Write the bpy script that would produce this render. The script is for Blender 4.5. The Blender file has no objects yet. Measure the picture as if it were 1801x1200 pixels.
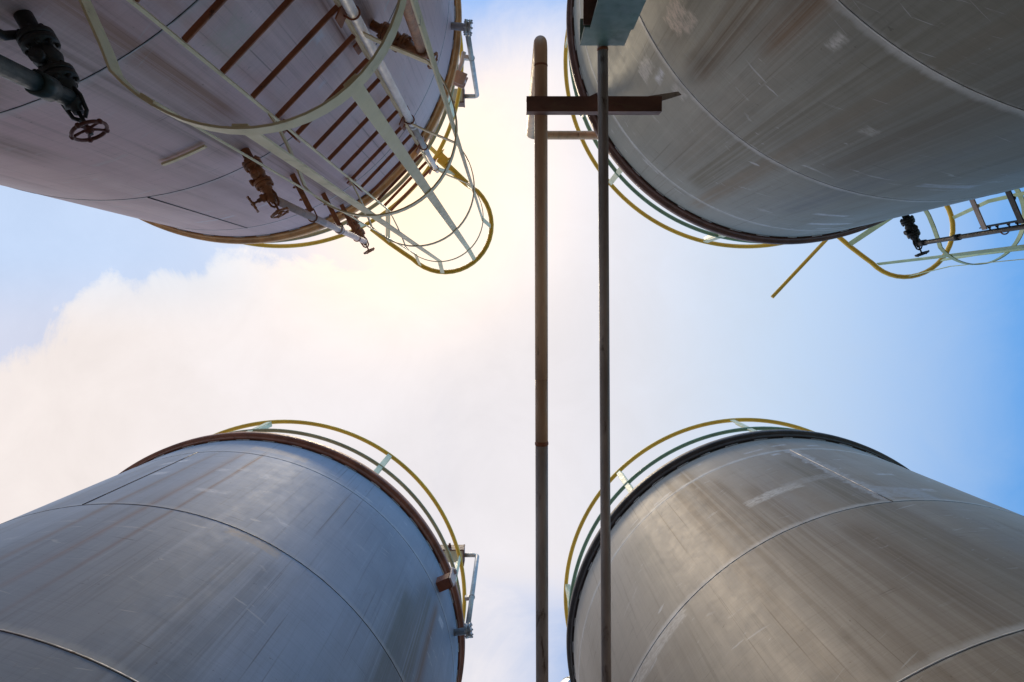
import bpy, bmesh, math, random
from mathutils import Vector, Matrix
from math import sin, cos, pi, radians, atan2, hypot, sqrt
random.seed(7)
SC = bpy.context.scene
COL = SC.collection
EYE = 1.6                       # camera height above the yard

# ------------------------------------------------------------------ camera
# the camera looks almost straight up; heights below are metres above the camera
F, CX, CY, ZX, ZY = 1100.0, 900.5, 600.0, 898.15, 544.36
up = Vector(((ZX-CX)/F, (ZY-CY)/F, 1)).normalized()
rx = (Vector((1, 0, 0)) - up[0]*up).normalized()
ry = up.cross(rx)
def at(px, py, h):
    """point h metres above the camera seen at photo pixel (px, py)"""
    d = Vector(((px-CX)/F, (py-CY)/F, 1))
    w = Vector((rx.dot(d), ry.dot(d), up.dot(d)))
    w *= h/w.z
    return Vector((w.x, w.y, h+EYE))
# camera axes in world coordinates (right, down, forward)
right = Vector((rx[0], ry[0], up[0])); down = Vector((rx[1], ry[1], up[1])); fwd = Vector((rx[2], ry[2], up[2]))
cam_d = bpy.data.cameras.new('camera'); cam = bpy.data.objects.new('camera', cam_d); COL.objects.link(cam)
R3 = Matrix((right, -down, -fwd)).transposed()
cam.matrix_world = Matrix.Translation((0, 0, EYE)) @ R3.to_4x4()
cam_d.sensor_width = 36; cam_d.lens = 36*F/1801
cam_d.clip_start = 0.02; cam_d.clip_end = 5000
SC.camera = cam

# ------------------------------------------------------------------ node helper
class NT:
    def __init__(s, tree): s.t = tree; s.n = tree.nodes; s.l = tree.links
    def node(s, typ, **kw):
        n = s.n.new(typ)
        for k, v in kw.items(): setattr(n, k, v)
        return n
    def put(s, sock, v):
        if hasattr(v, 'is_output'): s.l.new(v, sock)
        elif v is not None: sock.default_value = v
    def m(s, op, a, b=None, c=None, clamp=False):
        n = s.node('ShaderNodeMath', operation=op, use_clamp=clamp)
        for i, v in enumerate((a, b, c)):
            if v is not None: s.put(n.inputs[i], v)
        return n.outputs[0]
    def mr(s, v, a, b, c=0.0, d=1.0, smooth=True):
        n = s.node('ShaderNodeMapRange', interpolation_type='SMOOTHSTEP' if smooth else 'LINEAR')
        for i, x in enumerate((v, a, b, c, d)): s.put(n.inputs[i], x)
        return n.outputs[0]
    def xyz(s, x, y, z):
        n = s.node('ShaderNodeCombineXYZ')
        for i, v in enumerate((x, y, z)): s.put(n.inputs[i], v)
        return n.outputs[0]
    def noise(s, vec, scale=1.0, detail=4.0, rough=0.55, dist=0.0):
        n = s.node('ShaderNodeTexNoise')
        s.put(n.inputs['Vector'], vec); n.inputs['Scale'].default_value = scale
        n.inputs['Detail'].default_value = detail; n.inputs['Roughness'].default_value = rough
        n.inputs['Distortion'].default_value = dist
        return n.outputs['Fac']
    def mix(s, f, a, b, blend='MIX'):
        n = s.node('ShaderNodeMix', data_type='RGBA', blend_type=blend)
        s.put(n.inputs[0], f)
        for i, v in ((6, a), (7, b)):
            s.put(n.inputs[i], (*v, 1) if isinstance(v, tuple) and len(v) == 3 else v)
        return n.outputs[2]

def new_mat(name):
    m = bpy.data.materials.new(name); m.use_nodes = True
    nt = NT(m.node_tree); nt.n.clear()
    out = nt.node('ShaderNodeOutputMaterial'); p = nt.node('ShaderNodeBsdfPrincipled')
    nt.l.new(p.outputs[0], out.inputs[0])
    return m, nt, p

def paint(name, col, rough=0.5, metal=0.0, rust=0.0, rustcol=(0.16, 0.06, 0.025), var=0.25, scale=14.0, bump=0.08, stretch=None):
    """weathered paint or metal: mottling, rust freckles, uneven gloss"""
    m, nt, p = new_mat(name)
    tc = nt.node('ShaderNodeTexCoord').outputs['Object']
    if stretch:
        mp = nt.node('ShaderNodeMapping'); nt.l.new(tc, mp.inputs[0]); mp.inputs['Scale'].default_value = stretch; tc = mp.outputs[0]
    a = nt.noise(tc, scale*0.45, 5, 0.6); b = nt.noise(tc, scale*2.6, 6, 0.65)
    dark = tuple(c*(1-var) for c in col); light = tuple(min(1, c*(1+var)) for c in col)
    c = nt.mix(nt.mr(a, 0.3, 0.7), dark, light)
    c = nt.mix(nt.m('MULTIPLY', nt.mr(b, 0.55, 0.72), 0.35), c, tuple(x*0.55 for x in col))
    if rust > 0:
        r = nt.mr(nt.noise(tc, scale*1.1, 7, 0.7, 0.4), 0.68-rust*0.3, 0.76-rust*0.25)
        c = nt.mix(nt.m('MULTIPLY', r, 0.85), c, rustcol)
    nt.put(p.inputs['Base Color'], c)
    nt.put(p.inputs['Roughness'], nt.mr(b, 0.3, 0.7, max(0.1, rough-0.12), min(1, rough+0.15), False))
    p.inputs['Metallic'].default_value = metal
    bp = nt.node('ShaderNodeBump'); bp.inputs['Strength'].default_value = bump; bp.inputs['Distance'].default_value = 0.004
    nt.l.new(b, bp.inputs['Height']); nt.l.new(bp.outputs[0], p.inputs['Normal'])
    return m

RS, RO = 1.904, 1.959
SEAMS = (5.0675, 3.692, 2.317)
def shell_mat(name, colA, colB, az0, streaks, patches, streakcol, metal=0.36, rough=0.63, fine=0.5, weld_light=0.5, mauve=None):
    """weathered plate: local x axis points at the camera; s = arc length from it, z = height"""
    m, nt, p = new_mat(name)
    tc = nt.node('ShaderNodeTexCoord').outputs['Object']
    sp = nt.node('ShaderNodeSeparateXYZ'); nt.l.new(tc, sp.inputs[0])
    ang = nt.m('ARCTAN2', sp.outputs[1], sp.outputs[0]); s = nt.m('MULTIPLY', ang, RS)
    z = nt.m('SUBTRACT', sp.outputs[2], EYE)                    # metres above the eye
    base = nt.xyz(s, 0.0, z)
    def sv(kx, kz): return nt.xyz(nt.m('MULTIPLY', s, kx), 3.3, nt.m('MULTIPLY', z, kz))
    big = nt.noise(sv(0.8, 0.5), 1.0, 4, 0.55, 0.3)
    wide = nt.noise(sv(3.2, 0.22), 1.0, 5, 0.6)                 # soft run-down bands
    fin = nt.noise(sv(34, 0.7), 1.0, 4, 0.65)                   # fine vertical runs
    hair = nt.noise(sv(3.0, 150), 1.0, 3, 0.7)                  # rolling grain round the plate
    cross = nt.noise(sv(170, 3.0), 1.0, 3, 0.7)
    spots = nt.noise(sv(9, 9), 1.0, 7, 0.75, 0.6)
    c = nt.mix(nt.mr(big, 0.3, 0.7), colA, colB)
    if mauve: c = nt.mix(nt.m('MULTIPLY', nt.mr(nt.noise(sv(1.1, 0.35), 1.3, 4, 0.6), 0.4, 0.66), 0.8), c, mauve)
    c = nt.mix(nt.m('MULTIPLY', nt.mr(wide, 0.54, 0.72), 0.26), c, streakcol)
    c = nt.mix(nt.m('MULTIPLY', nt.mr(fin, 0.55, 0.70), 0.26*fine*2), c, tuple(x*0.5 for x in streakcol))
    c = nt.mix(nt.m('MULTIPLY', nt.mr(fin, 0.44, 0.28), 0.22), c, tuple(min(1, x*1.35) for x in colB))
    c = nt.mix(nt.m('MULTIPLY', nt.mr(hair, 0.45, 0.75), 0.22*fine*2), c, tuple(x*0.6 for x in colA))
    c = nt.mix(nt.m('MULTIPLY', nt.mr(cross, 0.5, 0.8), 0.15*fine*2), c, tuple(x*0.55 for x in colA))
    c = nt.mix(nt.m('MULTIPLY', nt.mr(spots, 0.62, 0.75), 0.25), c, tuple(x*0.55 for x in streakcol))
    # every plate rolled from its own sheet: slight tone steps at the seams
    for zs, k in ((SEAMS[0], 0.10), (SEAMS[1], 0.14), (SEAMS[2], 0.12)):
        c = nt.mix(nt.m('MULTIPLY', nt.m('GREATER_THAN', z, zs), k), c, colB if zs != SEAMS[1] else colA)
    # thin sharp runs below the seams
    runs = nt.m('MULTIPLY', nt.mr(nt.noise(sv(46, 0.30), 1.0, 3, 0.6), 0.64, 0.70), nt.mr(nt.noise(sv(1.6, 0.7), 1.3, 3, 0.55), 0.48, 0.62))
    c = nt.mix(nt.m('MULTIPLY', runs, 0.55), c, tuple(x*0.6 for x in streakcol))
    grime = nt.m('MULTIPLY', nt.mr(nt.noise(sv(22, 7), 1.0, 6, 0.75, 1.2), 0.60, 0.68), nt.mr(nt.noise(sv(1.3, 1.0), 1.1, 2, 0.5), 0.5, 0.65))
    c = nt.mix(nt.m('MULTIPLY', grime, 0.45), c, streakcol)
    wob = nt.m('MULTIPLY', nt.m('SUBTRACT', nt.noise(sv(6, 1.2), 1.0, 3, 0.6), 0.5), 0.05)
    rivu = nt.noise(sv(26, 0.16), 1.0, 6, 0.7)
    # scratches and scuffs: pale strokes in three directions, dark pits
    for ci, (ca, sa, ka, kb, th, col_, st) in enumerate(((0.94, 0.34, 3.2, 70, 0.675, (0.66, 0.65, 0.66), 0.55), (0.97, -0.24, 3.0, 80, 0.69, (0.62, 0.60, 0.60), 0.45), (1.0, 0.04, 2.4, 60, 0.665, (0.08, 0.07, 0.065), 0.45))):
        a_ = nt.m('ADD', nt.m('MULTIPLY', s, ca), nt.m('MULTIPLY', z, sa)); b_ = nt.m('SUBTRACT', nt.m('MULTIPLY', z, ca), nt.m('MULTIPLY', s, sa))
        sc = nt.noise(nt.xyz(nt.m('MULTIPLY', a_, ka), 7.7+ci, nt.m('MULTIPLY', b_, kb)), 1.0, 4, 0.55, 0.25)
        zone = nt.mr(nt.noise(nt.xyz(nt.m('MULTIPLY', s, 1.5), 1.1+3*ci, nt.m('MULTIPLY', z, 1.9)), 1.0, 3, 0.6), 0.46, 0.60)
        c = nt.mix(nt.m('MULTIPLY', nt.m('MULTIPLY', nt.mr(sc, th, th+0.035), zone), st), c, col_)
    pits = nt.noise(sv(38, 38), 1.0, 3, 0.6, 0.4)
    c = nt.mix(nt.m('MULTIPLY', nt.mr(pits, 0.70, 0.74), 0.5), c, tuple(x*0.5 for x in streakcol))
    # broad rust-brown runs: (azimuth, half width m, top height, colour, strength)
    for az, w, top, colr, k in streaks:
        s0 = radians((az-az0+180) % 360-180)*RS
        d = nt.m('DIVIDE', nt.m('SUBTRACT', nt.m('ADD', s, wob), s0), w)
        g = nt.m('POWER', 2.718, nt.m('MULTIPLY', nt.m('MULTIPLY', d, d), -1.0))
        f = nt.m('MULTIPLY', nt.mr(z, top+0.05, top-0.25), nt.mr(z, top-3.4, top-0.4, 0.3, 1.0))
        g = nt.m('MULTIPLY', nt.m('MULTIPLY', g, f), nt.mr(rivu, 0.38, 0.58, min(1, 0.35*k), min(1, 1.3*k)))
        c = nt.mix(g, c, colr)
    # welds: heat tint and grinding haze either side of each seam
    rag = nt.noise(sv(14, 5), 1.0, 5, 0.7)
    ragb = nt.noise(sv(1.6, 0.2), 1.0, 3, 0.6)
    for zs in SEAMS:
        d = nt.m('ABSOLUTE', nt.m('SUBTRACT', z, zs+0.012))
        f = nt.mr(nt.m('ADD', d, nt.m('MULTIPLY', rag, 0.06)), 0.072, 0.028)
        c = nt.mix(nt.m('MULTIPLY', nt.m('MULTIPLY', f, weld_light), nt.mr(ragb, 0.30, 0.60, 0.25, 1.0)), c, (0.62, 0.60, 0.58))
    # patches with a shape of their own: (az, z, half width m, half height m, lean, colour, strength)
    edge = nt.m('MULTIPLY', nt.m('SUBTRACT', nt.noise(sv(9, 13), 1.0, 6, 0.75, 0.5), 0.5), 0.16)
    grit = nt.noise(sv(30, 60), 1.0, 4, 0.75)
    for az, zc, hw, hh, lean, colr, k in patches:
        lean = max(-0.25, min(0.25, lean))
        s0 = radians((az-az0+180) % 360-180)*RS
        ds = nt.m('SUBTRACT', s, s0)
        dz = nt.m('SUBTRACT', nt.m('SUBTRACT', z, zc), nt.m('MULTIPLY', ds, lean))
        e = nt.m('MULTIPLY', edge, min(1.0, hh*8))
        a = nt.m('SUBTRACT', nt.m('ABSOLUTE', ds), hw); b = nt.m('SUBTRACT', nt.m('ABSOLUTE', dz), hh)
        q = nt.m('ADD', nt.m('MAXIMUM', a, b), e)
        f = nt.mr(q, 0.016, -0.022)
        c = nt.mix(nt.m('MULTIPLY', f, nt.mr(grit, 0.36, 0.58, k*0.42, min(1, k*1.35))), c, colr)
    # scattered pale dabs and dings
    dab = nt.noise(sv(5, 16), 1.0, 6, 0.62, 0.9)
    dab = nt.m('MULTIPLY', nt.mr(dab, 0.63, 0.69), nt.mr(nt.noise(sv(0.9, 0.9), 1.7, 2, 0.5), 0.42, 0.6))
    c = nt.mix(nt.m('MULTIPLY', dab, 0.7), c, (0.62, 0.6, 0.6))
    nt.put(p.inputs['Base Color'], c)
    p.inputs['Metallic'].default_value = metal
    nt.put(p.inputs['Roughness'], nt.mr(nt.m('ADD', nt.m('MULTIPLY', wide, 0.6), nt.m('MULTIPLY', spots, 0.4)), 0.3, 0.7, rough-0.1, rough+0.14, False))
    hgt = nt.m('ADD', nt.m('MULTIPLY', nt.noise(sv(1.7, 1.1), 1.0, 2, 0.5), 1.0), nt.m('MULTIPLY', hair, 0.015))
    bp = nt.node('ShaderNodeBump'); bp.inputs['Strength'].default_value = 0.16; bp.inputs['Distance'].default_value = 0.03
    nt.l.new(hgt, bp.inputs['Height']); nt.l.new(bp.outputs[0], p.inputs['Normal'])
    return m

# ------------------------------------------------------------------ mesh helpers
def frame(d):
    d = d.normalized(); a = Vector((0, 0, 1)) if abs(d.z) < 0.9 else Vector((1, 0, 0))
    u = d.cross(a).normalized(); return u, d.cross(u).normalized()
def tube(bm, pts, r, seg=14, closed=False, caps=True):
    pts = [Vector(p) for p in pts]; n = len(pts); rings = []
    rr = r if isinstance(r, (list, tuple)) else [r]*n
    prev = None
    for i, p in enumerate(pts):
        if closed: d = pts[(i+1) % n]-pts[i-1]
        else: d = pts[min(i+1, n-1)]-pts[max(i-1, 0)]
        d.normalize()
        if prev is None: u, v = frame(d)
        else:
            u = (prev-d*prev.dot(d)).normalized(); v = d.cross(u)
        prev = u
        k = 1.0
        if 0 < i < n-1 or closed:
            e = (pts[i]-pts[i-1]).normalized().dot(d); k = 1/max(0.5, e)
        rings.append([bm.verts.new(p+(u*cos(2*pi*j/seg)+v*sin(2*pi*j/seg))*rr[i]*min(k, 1.3)) for j in range(seg)])
    for i in range(n if closed else n-1):
        a, b = rings[i], rings[(i+1) % n]
        # on a closed loop match the seam by nearest vertex
        off = 0
        if closed and i == n-1:
            off = min(range(seg), key=lambda o: (a[0].co-b[o].co).length)
        for j in range(seg):
            f = bm.faces.new((a[j], a[(j+1) % seg], b[(j+1+off) % seg], b[(j+off) % seg])); f.smooth = True
    if caps and not closed:
        bm.faces.new(rings[0][::-1]); bm.faces.new(rings[-1])
def bar(bm, pts, w, h, upv=(0, 0, 1), closed=False):
    """rectangular bar along a polyline; h is its size along upv, w across"""
    pts = [Vector(p) for p in pts]; n = len(pts); rings = []
    for i, p in enumerate(pts):
        d = (pts[(i+1) % n]-pts[i-1]) if closed else (pts[min(i+1, n-1)]-pts[max(i-1, 0)])
        d.normalize()
        U = Vector(upv[i]) if isinstance(upv, list) else Vector(upv)
        U = (U-d*U.dot(d)).normalized(); S = d.cross(U)
        rings.append([bm.verts.new(p+S*a*w/2+U*b*h/2) for a, b in ((-1, -1), (1, -1), (1, 1), (-1, 1))])
    for i in range(n if closed else n-1):
        a, b = rings[i], rings[(i+1) % n]
        for j in range(4): bm.faces.new((a[j], a[(j+1) % 4], b[(j+1) % 4], b[j]))
    if not closed: bm.faces.new(rings[0][::-1]); bm.faces.new(rings[-1])
def lathe(bm, base, axis, prof, seg=20, flat=False):
    """prof: list of (distance along axis, radius)"""
    axis = Vector(axis).normalized(); u, v = frame(axis); base = Vector(base); rings = []
    for a, r in prof:
        rings.append([bm.verts.new(base+axis*a+(u*cos(2*pi*j/seg)+v*sin(2*pi*j/seg))*max(r, 1e-4)) for j in range(seg)])
    for a, b in zip(rings, rings[1:]):
        for j in range(seg):
            f = bm.faces.new((a[j], a[(j+1) % seg], b[(j+1) % seg], b[j])); f.smooth = not flat
    bm.faces.new(rings[0][::-1]); bm.faces.new(rings[-1])
def prism(bm, poly, ext):
    """solid from a planar outline swept by vector ext"""
    ext = Vector(ext); a = [bm.verts.new(Vector(p)) for p in poly]; b = [bm.verts.new(Vector(p)+ext) for p in poly]
    n = len(a)
    bm.faces.new(a[::-1]); bm.faces.new(b)
    for i in range(n): bm.faces.new((a[i], a[(i+1) % n], b[(i+1) % n], b[i]))
def box(bm, c, ax, ay, az, sx, sy, sz):
    c = Vector(c); ax, ay, az = Vector(ax).normalized(), Vector(ay).normalized(), Vector(az).normalized()
    prism(bm, [c+ax*a*sx/2+ay*b*sy/2-az*sz/2 for a, b in ((-1, -1), (1, -1), (1, 1), (-1, 1))], az*sz)
def arc_fillet(pts, r, seg=8):
    pts = [Vector(p) for p in pts]; out = [pts[0]]
    for i in range(1, len(pts)-1):
        a, b, c = pts[i-1], pts[i], pts[i+1]
        d1 = (a-b).normalized(); d2 = (c-b).normalized(); ang = d1.angle(d2)
        if ang > 3.0: out.append(b); continue
        rr = r[i-1] if isinstance(r, list) else r
        t = min(rr/math.tan(ang/2), (a-b).length*0.49, (c-b).length*0.49); rr = t*math.tan(ang/2)
        p1 = b+d1*t; p2 = b+d2*t; bis = (d1+d2).normalized(); ctr = b+bis*(rr/sin(ang/2))
        v1 = (p1-ctr).normalized(); v2 = (p2-ctr).normalized(); th = v1.angle(v2)
        for k in range(seg+1):
            f = k/seg; out.append(ctr+(v1*sin((1-f)*th)+v2*sin(f*th))/sin(th)*rr)
    out.append(pts[-1]); return out

def put(name, bm, mat, parent=None, org=None, bevel=0.0, smooth_angle=None):
    """link bm (world coordinates) as one mesh object under parent"""
    o0 = Vector(org) if org is not None else (Vector(parent['org']) if parent is not None else Vector((0, 0, 0)))
    for v in bm.verts: v.co -= o0
    bmesh.ops.recalc_face_normals(bm, faces=bm.faces)
    me = bpy.data.meshes.new(name); bm.to_mesh(me); bm.free()
    me.materials.append(mat)
    o = bpy.data.objects.new(name, me); COL.objects.link(o)
    if parent is not None:
        o.parent = parent; o.location = o0-Vector(parent['org'])
    else: o.location = o0
    o['org'] = list(o0)
    if bevel:
        b = o.modifiers.new('bevel', 'BEVEL'); b.width = bevel; b.segments = 2; b.limit_method = 'ANGLE'; b.angle_limit = radians(40)
    return o
def thing(name, label, cat, org, group=None):
    o = bpy.data.objects.new(name, None); COL.objects.link(o)
    o.location = org; o['org'] = list(org); o['label'] = label; o['category'] = cat; o.empty_display_size = 0.1
    if group: o['group'] = group
    return o
def tag(o, label, cat, group=None):
    o['label'] = label; o['category'] = cat
    if group: o['group'] = group
    return o
def B(): return bmesh.new()
Z = Vector((0, 0, 1))
def W(x, y, h): return Vector((x, y, h+EYE))

# ------------------------------------------------------------------ materials
CREAM = paint('flare_warmed_cream_paint', (0.88, 0.70, 0.42), 0.5, 0, 0.06, var=0.10, scale=8, bump=0.03)  # pale green cage paint, warmed to cream to carry the sun flare
SAGE = paint('pale_sage_paint', (0.42, 0.50, 0.28), 0.5, 0, 0.1, var=0.15)
RUNG = paint('flare_reddened_paint', (0.33, 0.105, 0.04), 0.55, 0, 0.3, (0.08, 0.03, 0.015), var=0.25)  # red cast of the sun flare put into the rung colour
YELLOW = paint('safety_yellow_paint', (0.86, 0.50, 0.05), 0.45, 0, 0.05, (0.3, 0.14, 0.03), var=0.12, scale=5, bump=0.02)
MIDG = paint('green_paint', (0.21, 0.34, 0.22), 0.5, 0, 0.12, var=0.15)
MIDO = paint('olive_tan_paint', (0.42, 0.36, 0.20), 0.5, 0, 0.12, var=0.15)
POSTP = paint('pale_cream_green_paint', (0.76, 0.74, 0.52), 0.5, 0, 0.04, var=0.1)
RIM_RED = paint('rusted_rim_steel', (0.30, 0.10, 0.052), 0.55, 0.0, 0.35, (0.13, 0.045, 0.02), var=0.3)
RIM_ORANGE = paint('flare_orange_rusted_rim_steel', (0.78, 0.36, 0.13), 0.5, 0.0, 0.25, (0.50, 0.19, 0.065), var=0.3)  # brown rust brightened to orange, flare glow painted into the base
RIM_DARK = paint('dark_rim_steel', (0.075, 0.055, 0.05), 0.55, 0.2, 0.3, (0.10, 0.05, 0.03), var=0.3)
RIM_BROWN = paint('brown_rim_steel', (0.15, 0.065, 0.045), 0.55, 0.0, 0.35, (0.09, 0.035, 0.02), var=0.3)
IRON = paint('black_cast_iron', (0.035, 0.034, 0.033), 0.5, 0.3, 0.25, (0.07, 0.035, 0.02), var=0.3, scale=30)
FLAREI = paint('flare_reddened_rusty_iron', (0.36, 0.135, 0.05), 0.55, 0.0, 0.4, (0.18, 0.06, 0.022), var=0.35, scale=30)  # orange-red of the flare mixed into the iron colour, with rust freckles
WHEEL = paint('red_brown_wheel_paint', (0.13, 0.035, 0.022), 0.5, 0.1, 0.2, var=0.2, scale=30)
GALV = paint('galvanised_pipe', (0.52, 0.50, 0.50), 0.45, 0.35, 0.12, (0.3, 0.16, 0.08), var=0.2, scale=20)
GREYP = paint('pinkish_grey_pipe_paint', (0.62, 0.54, 0.51), 0.55, 0.0, 0.12, (0.34, 0.2, 0.13), var=0.15, scale=12)
PINKP = paint('pinkish_weathered_pipe', (0.66, 0.47, 0.42), 0.5, 0.0, 0.2, (0.3, 0.13, 0.07), var=0.2, scale=20)
PIPE1 = paint('flare_warmed_rusty_pipe', (0.82, 0.46, 0.265), 0.5, 0.0, 0.35, (0.16, 0.062, 0.035), var=0.3, scale=9, stretch=(1, 0.25, 1))  # base brightened to orange for the flare, rust stains on top
PIPE2 = paint('dull_brown_pipe', (0.48, 0.36, 0.30), 0.5, 0.0, 0.4, (0.10, 0.05, 0.032), var=0.3, scale=12, stretch=(1, 0.3, 1))
BEAMB = paint('brown_rusted_beam', (0.19, 0.085, 0.055), 0.6, 0.15, 0.45, (0.22, 0.12, 0.07), var=0.35, scale=9, stretch=(0.4, 1, 1))
GUSS = paint('grey_brown_plate', (0.42, 0.34, 0.28), 0.5, 0.1, 0.3, (0.12, 0.06, 0.04), var=0.25)
GREENC = paint('blue_green_column_paint', (0.13, 0.215, 0.18), 0.5, 0.0, 0.22, (0.12, 0.06, 0.035), var=0.2, scale=7)
DARKG = paint('dark_green_pipe_paint', (0.018, 0.032, 0.030), 0.45, 0.1, 0.1, var=0.2)
WELD = paint('weld_bead_steel', (0.46, 0.43, 0.42), 0.5, 0.4, 0.25, (0.10, 0.06, 0.045), var=0.4, scale=22)
WELDP = paint('pale_weld_bead', (0.72, 0.69, 0.66), 0.5, 0.1, 0.15, (0.12, 0.08, 0.06), var=0.25, scale=22)
WELDD = paint('dark_weld_groove', (0.06, 0.045, 0.04), 0.6, 0.3, 0.3, var=0.3, scale=22)
CLAD = paint('aluminium_cladding', (0.55, 0.57, 0.60), 0.35, 0.7, 0.0, var=0.15)
CONC = paint('yard_concrete', (0.13, 0.118, 0.10), 0.9, 0, 0.05, (0.16, 0.13, 0.10), var=0.2, scale=1.2)
ROOF = paint('roof_plate', (0.40, 0.39, 0.38), 0.5, 0.4, 0.15, var=0.2, scale=4)
BOXC = paint('cream_box_enamel', (0.66, 0.64, 0.48), 0.5, 0, 0.06, var=0.1)

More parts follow.
